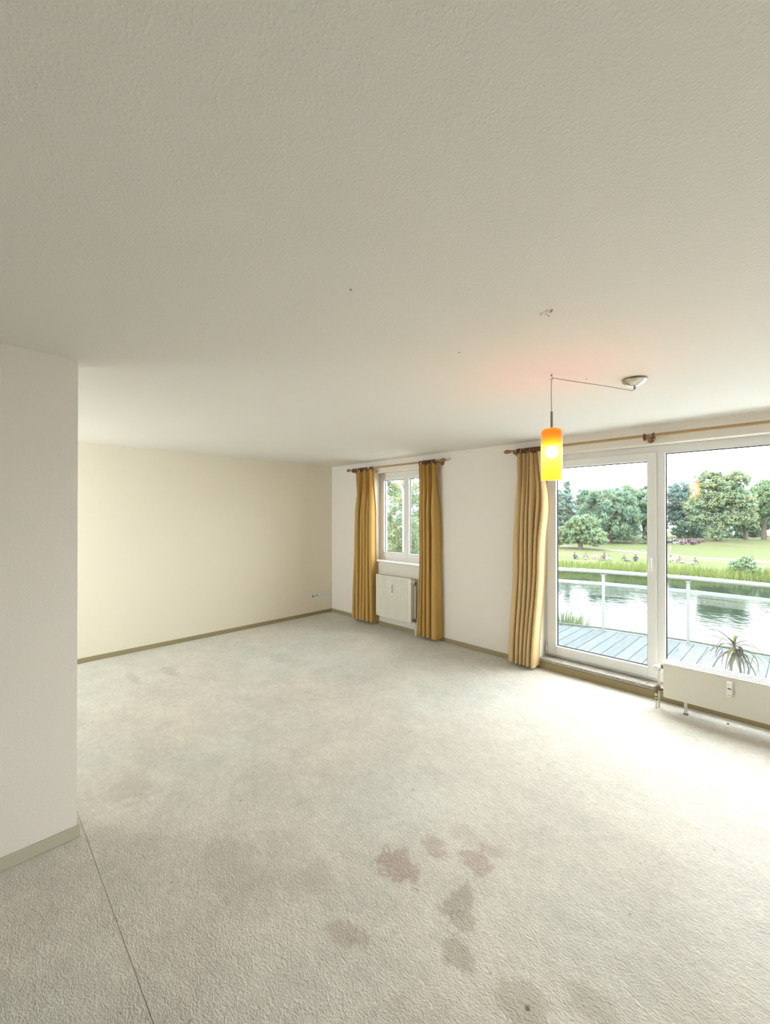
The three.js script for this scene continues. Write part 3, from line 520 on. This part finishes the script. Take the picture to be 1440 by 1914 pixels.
// reeds along the far shore: one uncountable belt
{
  const r = rngOf(61), pos = [], col = [];
  for (let i = 0; i < 14500; i++) {
    const x = lerp(-44, 44, r()), dz = Math.pow(r(), 1.3) * 3.2, z = shore(x) + 0.6 - dz, y = Math.max(-5.05, ground(x, z) - 0.05);
    const clump = 0.45 + 0.9 * nA(x * 0.9 + 17, 3.3), h = (0.4 + 0.6 * r()) * clump + 0.2, w = 0.035 + 0.03 * r(), a = r() * 3.14, lx = (r() - 0.5) * 0.35, lz = (r() - 0.5) * 0.35, c = Math.cos(a) * w, s = Math.sin(a) * w;
    pos.push(x - c, y, z - s, x + c, y, z + s, x + lx, y + h, z + lz);
    const k = 0.7 + 0.6 * r(), yel = r(); for (let q = 0; q < 3; q++) col.push(lerp(0.12, 0.20, yel) * k, lerp(0.19, 0.22, yel) * k, 0.04 * k);
  }
  const g = new THREE.BufferGeometry(); g.setAttribute('position', new THREE.Float32BufferAttribute(pos, 3)); g.setAttribute('color', new THREE.Float32BufferAttribute(col, 3)); g.computeVertexNormals();
  const o = part('reeds', g, new THREE.MeshPhysicalMaterial({ vertexColors: true, roughness: 1, transmission: 0.35, thickness: 0, side: THREE.DoubleSide }), scene);
  o.userData = { label: 'yellow-green reeds lining the far river shore', category: 'reeds', kind: 'stuff' };
}

// a clump of tall reeds in the shallow water, seen low through the balcony glass
{
  const r = rngOf(62), pos = [], col = [];
  for (let i = 0; i < 520; i++) {
    const a0 = r() * 6.28, d = 0.9 * Math.sqrt(r()), x = Math.cos(a0) * d, z = Math.sin(a0) * d * 0.7, h = 1.5 + 1.1 * r() * (1 - d * 0.4), w = 0.02 + 0.02 * r(), a = r() * 3.14, lean = 0.55 * r() + 0.2 * d, c = Math.cos(a) * w, s = Math.sin(a) * w, lx = Math.cos(a0) * lean, lz = Math.sin(a0) * lean;
    pos.push(x - c, 0, z - s, x + c, 0, z + s, x + lx * 0.3 + c, h * 0.6, z + lz * 0.3 + s, x - c, 0, z - s, x + lx * 0.3 + c, h * 0.6, z + lz * 0.3 + s, x + lx * 0.3 - c, h * 0.6, z + lz * 0.3 - s, x + lx * 0.3 - c, h * 0.6, z + lz * 0.3 - s, x + lx * 0.3 + c, h * 0.6, z + lz * 0.3 + s, x + lx, h, z + lz);
    const k = 0.7 + 0.6 * r(), y = r(); for (let q = 0; q < 9; q++) col.push(lerp(0.10, 0.18, y) * k, lerp(0.15, 0.18, y) * k, lerp(0.05, 0.08, y) * k);
  }
  const g = new THREE.BufferGeometry(); g.setAttribute('position', new THREE.Float32BufferAttribute(pos, 3)); g.setAttribute('color', new THREE.Float32BufferAttribute(col, 3)); g.computeVertexNormals();
  const o = part('reed_clump', g, new THREE.MeshPhysicalMaterial({ vertexColors: true, roughness: 1, transmission: 0.35, thickness: 0, side: THREE.DoubleSide }), scene);
  o.position.set(-8.2, -5.05, -20.1); o.userData = { label: 'pale reed clump low behind the balcony glass at left', category: 'reeds', kind: 'stuff' };
}

// ------------------------------------------------------------------ trees
const leafMat = new THREE.MeshPhysicalMaterial({ vertexColors: true, roughness: 1, transmission: 0.45, thickness: 0, side: THREE.DoubleSide, specularIntensity: 0.3 });
const barkMat = std({ color: rgb(0.13, 0.11, 0.085), roughness: 1 });
// lobes: [x, y, z, rx, ry, rz] in metres from the foot of the tree; clumps of leaf sprays on and inside them
function crown(seed, lobes, clumps, per, size, spread, color, jitter = 0.25) {
  const r = rngOf(seed), pos = [], col = [], nor = [];
  const weight = lobes.map((l) => Math.pow(l[3] * l[4] * l[5], 0.67)), sum = weight.reduce((a, b) => a + b, 0);
  const g3 = () => (r() + r() + r() - 1.5) / 1.5;
  for (let c = 0; c < clumps; c++) {
    let w = r() * sum, k = 0; while (k < lobes.length - 1 && (w -= weight[k]) > 0) k++;
    const L = lobes[k], d = V(g3(), g3(), g3()).normalize(), rad = Math.pow(r(), 0.3);
    const C = V(L[0] + d.x * L[3] * rad, L[1] + d.y * L[4] * rad, L[2] + d.z * L[5] * rad), tone = 1 + jitter * (r() - 0.5), warm = (r() - 0.5) * 0.3;
    for (let i = 0; i < per; i++) {
      const o = V(g3(), g3() * 0.7, g3()).multiplyScalar(spread), p = C.clone().add(o), n = o.clone().normalize().multiplyScalar(0.7).add(V(0, 0.45, 0)).add(V(g3(), g3(), g3()).multiplyScalar(0.8)).normalize();
      const a = V(g3(), g3(), g3()).cross(n).normalize(), b = n.clone().cross(a), s = size * (0.6 + 0.8 * r()), q = s * 0.42;
      const A = p.clone().addScaledVector(a, -s * 0.5), B = p.clone().addScaledVector(b, q), D = p.clone().addScaledVector(b, -q), E = p.clone().addScaledVector(a, s * 0.5).addScaledVector(n, -s * 0.12);
      for (const v of [A, D, B, B, D, E]) { pos.push(v.x, v.y, v.z); nor.push(n.x, n.y, n.z); }
      const t = tone * (1 + jitter * (r() - 0.5)); for (let z = 0; z < 6; z++) col.push(color[0] * t * (1 + warm), color[1] * t, color[2] * t * (1 - warm));
    }
  }
  const g = new THREE.BufferGeometry(); g.setAttribute('position', new THREE.Float32BufferAttribute(pos, 3)); g.setAttribute('normal', new THREE.Float32BufferAttribute(nor, 3)); g.setAttribute('color', new THREE.Float32BufferAttribute(col, 3)); return g;
}
function trunkGeo(seed, h, r0, lobes) {
  const r = rngOf(seed + 900), g = [cyl(V(0, -0.6, 0), V(0.1, h * 0.5, 0), r0 * 1.25, r0 * 0.75, 10), cyl(V(0.1, h * 0.5, 0), V(0, h * 0.9, 0.1), r0 * 0.75, r0 * 0.3, 10)];
  for (const l of lobes) g.push(cyl(V(0.05, h * (0.25 + 0.2 * r()), 0), V(l[0] * 0.8, l[1], l[2] * 0.8), r0 * 0.4, r0 * 0.1, 7));
  return g;
}
function tree(name, label, x, z, lobes, opt, group) {
  const t = thing(name, label, opt.category ?? 'tree', [x, ground(x, z), z], group);
  if (opt.y !== undefined) t.position.y = opt.y;
  const f = part('foliage', crown(opt.seed, lobes, opt.clumps, opt.per, opt.size, opt.spread, opt.color, opt.jitter), leafMat, t); f.userData.kind = 'stuff';
  if (opt.trunk) part('trunk', trunkGeo(opt.seed, opt.trunk[0], opt.trunk[1], lobes.slice(0, 5)), barkMat, t);
  return t;
}
const G1 = [0.19, 0.275, 0.19], G2 = [0.225, 0.31, 0.175], G3 = [0.20, 0.275, 0.24], G4 = [0.265, 0.33, 0.20], G5 = [0.19, 0.27, 0.20];
function round(h, w, low = 0.15) { // rounded broad crown of height h, half width w
  const o = []; const r = rngOf(Math.round(h * 97 + w * 13));
  o.push([0, h * 0.62, 0, w * 0.72, h * 0.36, w * 0.72]);
  for (let i = 0; i < 16; i++) { const a = i * 2.4, q = 0.5 + 0.25 * r(), y = h * lerp(low + 0.08, 0.86, i / 15); const s = Math.pow(Math.sin(Math.PI * clamp(y / h * 0.8 + 0.16, 0.1, 0.95)), 0.7); o.push([Math.cos(a) * w * q * s, y, Math.sin(a) * w * q * s, w * 0.4, h * 0.16, w * 0.4]); }
  return o;
}
const far = (seed, color, h, w, n = 210) => ({ seed, color, clumps: Math.round(n * 2.0), per: 64, size: 0.29, spread: 0.95, trunk: [h * 0.8, 0.28 + h * 0.012], jitter: 0.35 });
tree('poplar_tree', 'tall narrow poplar rising above the trees behind the balcony door', -40.2, -101.4, [[0, 3, 0, 1.3, 3, 1.3], [0, 7.5, 0, 1.15, 3, 1.15], [0, 11.5, 0, 0.75, 2.6, 0.75]], { ...far(1, G3, 14.6, 1.4, 150), spread: 0.5 });
tree('deciduous_tree', 'blue-green tree at the left edge of the balcony door glass', -39.5, -95, round(11.2, 3.9), far(2, G3, 11.2, 3.9));
tree('deciduous_tree', 'broad rounded green tree seen through the balcony door', -28.0, -92.4, round(11.2, 5.7, 0.1), far(3, G1, 11.2, 5.7, 330));
tree('deciduous_tree', 'low spreading light green tree overhanging the lawn behind the balcony door', -27.3, -74.6, [[0, 3.1, 0, 2.6, 2.3, 2.6], [-2.2, 2.4, 0.5, 2.0, 1.6, 1.8], [2.3, 2.3, 0.4, 2.0, 1.5, 1.8], [0.6, 4.6, 0, 2.2, 1.3, 2], [3.2, 1.7, 0.8, 1.2, 1.0, 1.2], [-3.2, 1.6, 0.8, 1.1, 1.0, 1.1]], { ...far(4, G2, 5.6, 4, 260), spread: 0.6, size: 0.24 });
tree('deciduous_tree', 'dark green tree beside the door stile at right of the broad tree', -24.6, -104.2, round(11.6, 4.0), far(5, G1, 12, 4.2));
tree('deciduous_tree', 'distant tree top behind the left side of the broad tree', -38, -109.2, round(12.3, 4.1), far(6, G1, 12.3, 4.1));
tree('deciduous_tree', 'distant tree top behind the right side of the broad tree', -31.3, -116, round(13.0, 4.1), far(7, G1, 13, 4.1));
tree('deciduous_tree', 'grey-green tree at the left edge of the fixed pane', -20.6, -116.8, round(13.1, 3.9), far(8, G3, 12.9, 3.9));
tree('deciduous_tree', 'tallest pale green tree in the fixed pane with branches reaching the lawn', -11.9, -104.4, [[0, 8.6, 0, 4.2, 3.6, 4.2], [-3.2, 6.8, 0, 2.6, 2.2, 2.6], [3.3, 7.2, 0, 2.6, 2.3, 2.6], [-1.5, 12.0, 0, 2.6, 1.9, 2.6], [2.4, 11.6, 0, 2.5, 1.8, 2.4], [-2.6, 4.4, 1.2, 2.4, 1.5, 2], [1.0, 4.0, 1.5, 2.2, 1.6, 2], [-0.5, 1.7, 1.8, 1.6, 1.2, 1.4], [3.6, 4.9, 0.5, 2.0, 1.2, 2.0]], { ...far(9, G4, 14.6, 5.9, 420), jitter: 0.4 });
tree('deciduous_tree', 'green tree with bare trunk at the right edge of the fixed pane', -6.1, -118.6, [[0, 8.2, 0, 3.6, 3.4, 3.6], [-2.5, 6.4, 0, 2.2, 2, 2.2], [2.5, 6.6, 0, 2.4, 2.1, 2.4], [0.4, 11, 0, 2.4, 1.8, 2.4], [-1.4, 4.9, 0.6, 1.8, 1.2, 1.8]], far(10, G2, 12.6, 4.3, 260));
tree('deciduous_tree', 'small yellowish tree with a thick pale trunk on the mound', -8.4, -110.7, [[0, 3.4, 0, 1.7, 1.2, 1.7], [-1, 2.9, 0, 1.1, 0.8, 1.1], [1.1, 2.8, 0, 1.1, 0.8, 1]], { ...far(11, G4, 4.9, 1.8, 70), trunk: [3.2, 0.42], spread: 0.5 });
tree('deciduous_tree', 'distant tree left behind the tallest tree', -17.8, -131, round(9.4, 4.2), far(12, G3, 9, 4.2));
tree('deciduous_tree', 'distant tree right behind the tallest tree', -7.8, -138, round(9.4, 4.6), far(13, G3, 9, 4.8));
for (const [x, z, h, w, s] of [[-46.5, -82, 12.5, 6, 14], [-52, -95, 13, 6, 17], [-62, -80, 12, 6, 18], ...[3.6, 13, 22.5, 32, 41.5, 51].map((x, i) => [x, -119 + 3 * Math.sin(i * 2.1), 12.6 + 0.8 * Math.sin(i * 1.7), 4.7, 21 + i])])
  tree('deciduous_tree', 'park tree beyond the river outside the panes', x, z, round(h, w), { ...far(s, G1, h, w, 150), per: 40, size: 0.4 }, 'park trees outside the panes');
// dark undergrowth below the crowns
for (const [x, z, w, s, l] of [[-31.5, -103.5, 3.4, 31, 'dense undergrowth behind the balcony door, below the broad tree'], [-45, -109.5, 3.2, 36, 'dense undergrowth at the far left of the door glass'], [-17.6, -110.5, 3.2, 32, 'dense undergrowth at the left edge of the fixed pane'], [-12, -121.5, 5.5, 33, 'dense undergrowth behind the mound at right'], [0.5, -127, 5.5, 34, 'dense undergrowth at the right edge of the fixed pane']])
  tree('undergrowth', l, x, z, [[0, 1.4, 0, w, 1.6, 1.6], [-w * 0.5, 1.9, 0, w * 0.5, 1.7, 1.5], [w * 0.5, 1.8, 0, w * 0.5, 1.6, 1.5]], { seed: s, color: G5, clumps: 130, per: 24, size: 0.42, spread: 0.8, jitter: 0.3, category: 'shrubs' });
tree('shrub', 'bright green bush standing in the reeds at the water edge', -4.5, -57.3, [[0, 1.1, 0, 1.0, 0.8, 1.0], [-0.7, 0.8, 0, 0.7, 0.7, 0.7], [0.7, 0.9, 0, 0.7, 0.7, 0.7], [0.1, 1.8, 0, 0.6, 0.5, 0.6]], { seed: 41, color: G2, clumps: 110, per: 22, size: 0.2, spread: 0.32, jitter: 0.4, category: 'bush', y: -4.9 });
tree('shrub', 'low round shrub on the lawn in front of the dark trees', -21.9, -92.9, [[0, 0.5, 0, 1.2, 0.55, 0.9], [0.8, 0.45, 0, 0.8, 0.4, 0.7]], { seed: 42, color: G1, clumps: 50, per: 20, size: 0.25, spread: 0.3, category: 'bush' });
tree('shrub', 'slim young tree behind the low round shrub', -21.7, -94.4, [[0, 1.9, 0, 0.5, 1.1, 0.5], [0, 3.0, 0, 0.35, 0.7, 0.35]], { seed: 43, color: G4, clumps: 26, per: 20, size: 0.25, spread: 0.3, trunk: [2, 0.05] });
// near trees outside the small window
const near = (seed, color, n) => ({ seed, color, clumps: n, per: 130, size: 0.10, spread: 0.55, trunk: [7, 0.2], jitter: 0.5, y: -4.4 });
tree('near_tree', 'leafy tree close outside the left light of the small window', -19.0, -18.6, [[0, 6.0, 0, 3.0, 2.8, 3.0], [0.8, 3.6, 0, 2.4, 1.9, 2.4], [-0.5, 8.6, 0, 2.3, 1.6, 2.3]], near(51, G4, 330));
tree('near_tree', 'leafy tree close outside the right light of the small window', -14.6, -23.4, [[0, 6.2, 0, 2.8, 2.8, 2.8], [0.4, 3.4, 0, 2.4, 1.9, 2.4], [0.4, 8.8, 0, 2.2, 1.6, 2.2]], near(52, G2, 300));
tree('near_tree', 'darker tree farther behind the small window', -24, -27, [[0, 6, 0, 3.6, 3.8, 3.6], [2.4, 4.2, -2, 3, 3, 3], [-2.5, 4.5, 2, 3, 3, 3]], { ...near(53, G1, 330), per: 90, size: 0.16, spread: 0.75 });
tree('near_tree', 'leafy tree outside hidden by the left gold curtain', -24.5, -16.5, [[0, 6, 0, 2.8, 3.2, 2.8], [0, 3, 0, 2.4, 2, 2.4]], { ...near(54, G1, 160), per: 60, size: 0.18, spread: 0.6 });
// curved white pole outside the small window
{
  const t = thing('lamp_pole', 'white gooseneck pole curving outside the small window', 'pole', [-8.82, -4.3, -9.57]);
  part('pole_tube', tube([V(0, -0.3, 0), V(0, 3, 0), V(0, 6.55, 0), V(-0.03, 6.82, 0.03), V(-0.12, 6.97, 0.12), V(-0.28, 7.03, 0.28), V(-0.6, 7.05, 0.6)], 0.035, 80, 12), std({ color: rgb(0.62, 0.64, 0.63), roughness: 0.5 }), t);
  part('base_plate', new THREE.CylinderGeometry(0.12, 0.13, 0.05, 20).translate(0, 0.0, 0), M.grey, t);
}

// ------------------------------------------------------------------ people on the far bank
function bodyGeometry(bones, centre, half, res = 56) {
  const mc = new MarchingCubes(res, new THREE.MeshStandardMaterial(), false, false, 40000); mc.isolation = 0;
  const hs = res / 2, seg = (p, a, b, ra, rb) => { const ab = b.clone().sub(a), t = clamp(p.clone().sub(a).dot(ab) / ab.lengthSq(), 0, 1); return p.distanceTo(a.clone().addScaledVector(ab, t)) - lerp(ra, rb, t); };
  const B = bones.map((b) => [V(...b[0]), V(...b[1]), b[2], b[3]]);
  for (let k = 0; k < res; k++) for (let j = 0; j < res; j++) for (let i = 0; i < res; i++) {
    const p = V((i - hs) / hs * half + centre[0], (j - hs) / hs * half + centre[1], (k - hs) / hs * half + centre[2]);
    let d = 9; for (const b of B) { const q = seg(p, ...b), h = clamp(0.5 + 0.5 * (q - d) / 0.035, 0, 1); d = lerp(q, d, h) - 0.035 * h * (1 - h); }
    mc.field[i + j * res + k * res * res] = -d;
  }
  mc.update();
  const n = mc.count, g = new THREE.BufferGeometry(), P = mc.positionArray.slice(0, n * 3);
  for (let i = 0; i < n * 3; i++) P[i] = P[i] * half + centre[i % 3];
  g.setAttribute('position', new THREE.BufferAttribute(P, 3)); g.setAttribute('normal', new THREE.BufferAttribute(mc.normalArray.slice(0, n * 3), 3)); return g;
}
const two = (list) => list.flatMap((b) => [b, [[-b[0][0], b[0][1], b[0][2]], [-b[1][0], b[1][1], b[1][2]], b[2], b[3]]]);
const head = (y, z) => [[[0, y - 0.14, z - 0.02], [0, y - 0.04, z], 0.052, 0.055], [[0, y - 0.03, z + 0.012], [0, y + 0.05, z - 0.008], 0.075, 0.092], [[0, y - 0.01, z + 0.085], [0, y - 0.025, z + 0.1], 0.016, 0.014]];
const sitting = bodyGeometry([[[0, 0.14, 0], [0, 0.52, -0.05], 0.14, 0.135], ...head(0.78, -0.02), ...two([[[0.08, 0.52, -0.05], [0.17, 0.52, -0.05], 0.09, 0.075], [[0.09, 0.12, 0.02], [0.14, 0.42, 0.36], 0.092, 0.062], [[0.14, 0.42, 0.36], [0.13, 0.07, 0.58], 0.06, 0.042], [[0.13, 0.05, 0.57], [0.14, 0.035, 0.72], 0.042, 0.034], [[0.19, 0.51, -0.04], [0.26, 0.32, 0.12], 0.055, 0.042], [[0.26, 0.32, 0.12], [0.17, 0.42, 0.34], 0.042, 0.032], [[0.17, 0.42, 0.34], [0.10, 0.43, 0.40], 0.034, 0.025]])], [0, 0.42, 0.28], 0.72);
const leaning = bodyGeometry([[[0, 0.12, 0], [0, 0.44, -0.22], 0.14, 0.13], ...head(0.70, -0.28), ...two([[[0.08, 0.45, -0.22], [0.17, 0.45, -0.22], 0.09, 0.075], [[0.09, 0.11, 0.03], [0.13, 0.18, 0.44], 0.092, 0.062], [[0.13, 0.18, 0.44], [0.12, 0.06, 0.84], 0.06, 0.042], [[0.12, 0.06, 0.84], [0.14, 0.16, 0.92], 0.042, 0.032], [[0.19, 0.44, -0.24], [0.25, 0.24, -0.40], 0.055, 0.042], [[0.25, 0.24, -0.40], [0.24, 0.03, -0.36], 0.042, 0.032], [[0.24, 0.03, -0.36], [0.25, 0.02, -0.28], 0.034, 0.025]])], [0, 0.42, 0.26], 0.80);
const standing = bodyGeometry([[[0, 0.95, 0], [0, 1.36, -0.02], 0.13, 0.135], ...head(1.62, 0.02), ...two([[[0.08, 1.38, -0.02], [0.17, 1.38, -0.02], 0.085, 0.07], [[0.085, 0.92, 0], [0.10, 0.50, 0.03], 0.09, 0.062], [[0.10, 0.50, 0.03], [0.11, 0.09, -0.02], 0.06, 0.042], [[0.11, 0.06, -0.02], [0.12, 0.035, 0.14], 0.042, 0.034], [[0.19, 1.37, -0.02], [0.24, 1.10, -0.03], 0.052, 0.042], [[0.24, 1.10, -0.03], [0.23, 0.86, 0.06], 0.042, 0.03], [[0.23, 0.86, 0.06], [0.22, 0.78, 0.09], 0.034, 0.022]])], [0, 0.86, 0.02], 0.92, 64);
const bodyMat = std({ vertexColors: true, roughness: 0.9 });
const cloth = { white: [0.30, 0.30, 0.31], violet: [0.06, 0.035, 0.085], pink: [0.20, 0.08, 0.10], navy: [0.012, 0.016, 0.04], black: [0.01, 0.01, 0.012], grey: [0.07, 0.07, 0.08], red: [0.2, 0.02, 0.02] };
function person(label, geo, x, z, turn, top, legs, hair, hip, neck, group) {
  const g = geo.clone(), p = g.attributes.position, col = [];
  for (let i = 0; i < p.count; i++) {
    const X = p.getX(i), y = p.getY(i), zz = p.getZ(i), hz = neck[1];
    const c = y > neck[0] ? ((y > neck[0] + 0.17 || zz < hz - 0.02) ? hair : [0.20, 0.115, 0.08]) : (hip(X, y, zz) ? cloth[legs] : Math.abs(X) > 0.2 && y < neck[0] - 0.32 ? [0.20, 0.115, 0.08] : cloth[top]);
    col.push(...c);
  }
  g.setAttribute('color', new THREE.Float32BufferAttribute(col, 3));
  const t = thing('person', label, 'person', [x, ground(x, z) - 0.01, z], group); t.rotation.y = turn; part('body', g, bodyMat, t); return t;
}
const sitHip = (x, y, z) => y < 0.2 || (z > 0.08 && !(Math.abs(x) > 0.2)), leanHip = (x, y, z) => z > -0.02 && y < 0.32, standHip = (x, y) => y < 0.97;
const brown = [0.07, 0.04, 0.025], blackHair = [0.015, 0.012, 0.01], blond = [0.30, 0.21, 0.10];
const SIT = [sitHip, [0.645, -0.02]], LEAN = [leanHip, [0.565, -0.28]], STAND = [standHip, [1.485, 0.02]];
const bank = 'people resting on the grass by the far shore';
person('person in violet sitting leftmost on the grass behind the reeds', sitting, -22.2, -58.7, 0.9, 'violet', 'grey', blackHair, ...SIT, bank);
person('person in pink leaning back beside the leftmost sitter', leaning, -21.0, -59.3, 0.3, 'pink', 'white', brown, ...LEAN, bank);
person('person in white sitting on the grass above the railing post', sitting, -20.4, -60.9, 0.5, 'white', 'white', blond, ...SIT, bank);
person('person in dark top sitting right of the sitter in white', sitting, -19.3, -61.3, -0.4, 'grey', 'pink', blackHair, ...SIT, bank);
person('person in white lying back nearest the reeds behind the door', leaning, -18.3, -59.1, -0.8, 'white', 'grey', brown, ...LEAN, bank);
person('person in grey leaning back left of the door handle', leaning, -16.5, -60.6, 0.8, 'grey', 'grey', brown, ...LEAN, bank);
person('person in navy sitting just left of the door stile', sitting, -15.5, -61.3, 0.2, 'navy', 'grey', blackHair, ...SIT, bank);
person('person in white sitting upright at the left of the fixed pane', sitting, -12.0, -63.1, 0.6, 'white', 'white', blackHair, ...SIT, bank);
person('person in pink leaning back beside the upright sitter in white', leaning, -10.9, -63.2, 0.9, 'pink', 'white', brown, ...LEAN, bank);
person('person in grey leaning back rightmost of the trio in the fixed pane', leaning, -9.6, -62.7, -0.5, 'grey', 'white', blackHair, ...LEAN, bank);
person('person in white standing behind the low round shrub', standing, -22.3, -94.9, 0.4, 'white', 'red', brown, ...STAND);
{
  const spots = Array.from({ length: 16 }, (_, i) => [-19.2 + (i % 4) * 1.45 + Math.floor(i / 4) * 0.3, -94.6 - Math.floor(i / 4) * 1.6 - (i % 2) * 0.3]), tops = ['white', 'violet', 'black', 'pink', 'white', 'navy', 'grey', 'violet'], hs = [blackHair, brown, blond], r = rngOf(8);
  spots.forEach(([x, z], i) => person('person sitting in the crowded picnic group on the far lawn', i % 3 === 2 ? leaning : sitting, x, z, 0.2 + r() * 0.9, tops[(i * 5) % 8], tops[(i * 3 + 1) % 8], hs[i % 3], ...(i % 3 === 2 ? LEAN : SIT), 'picnic group on the far lawn'));
}
{ const t = thing('white_post', 'thin white post on the lawn below the picnic group', 'post', [-15.1, ground(-15.1, -79.1) - 0.1, -79.1]); part('shaft', cyl(V(0, 0, 0), V(0, 1.0, 0), 0.05, 0.045, 10), M.facade, t); part('cap', new THREE.SphereGeometry(0.06, 10, 8).translate(0, 1.0, 0), M.facade, t); }

renderer.render(scene, camera);
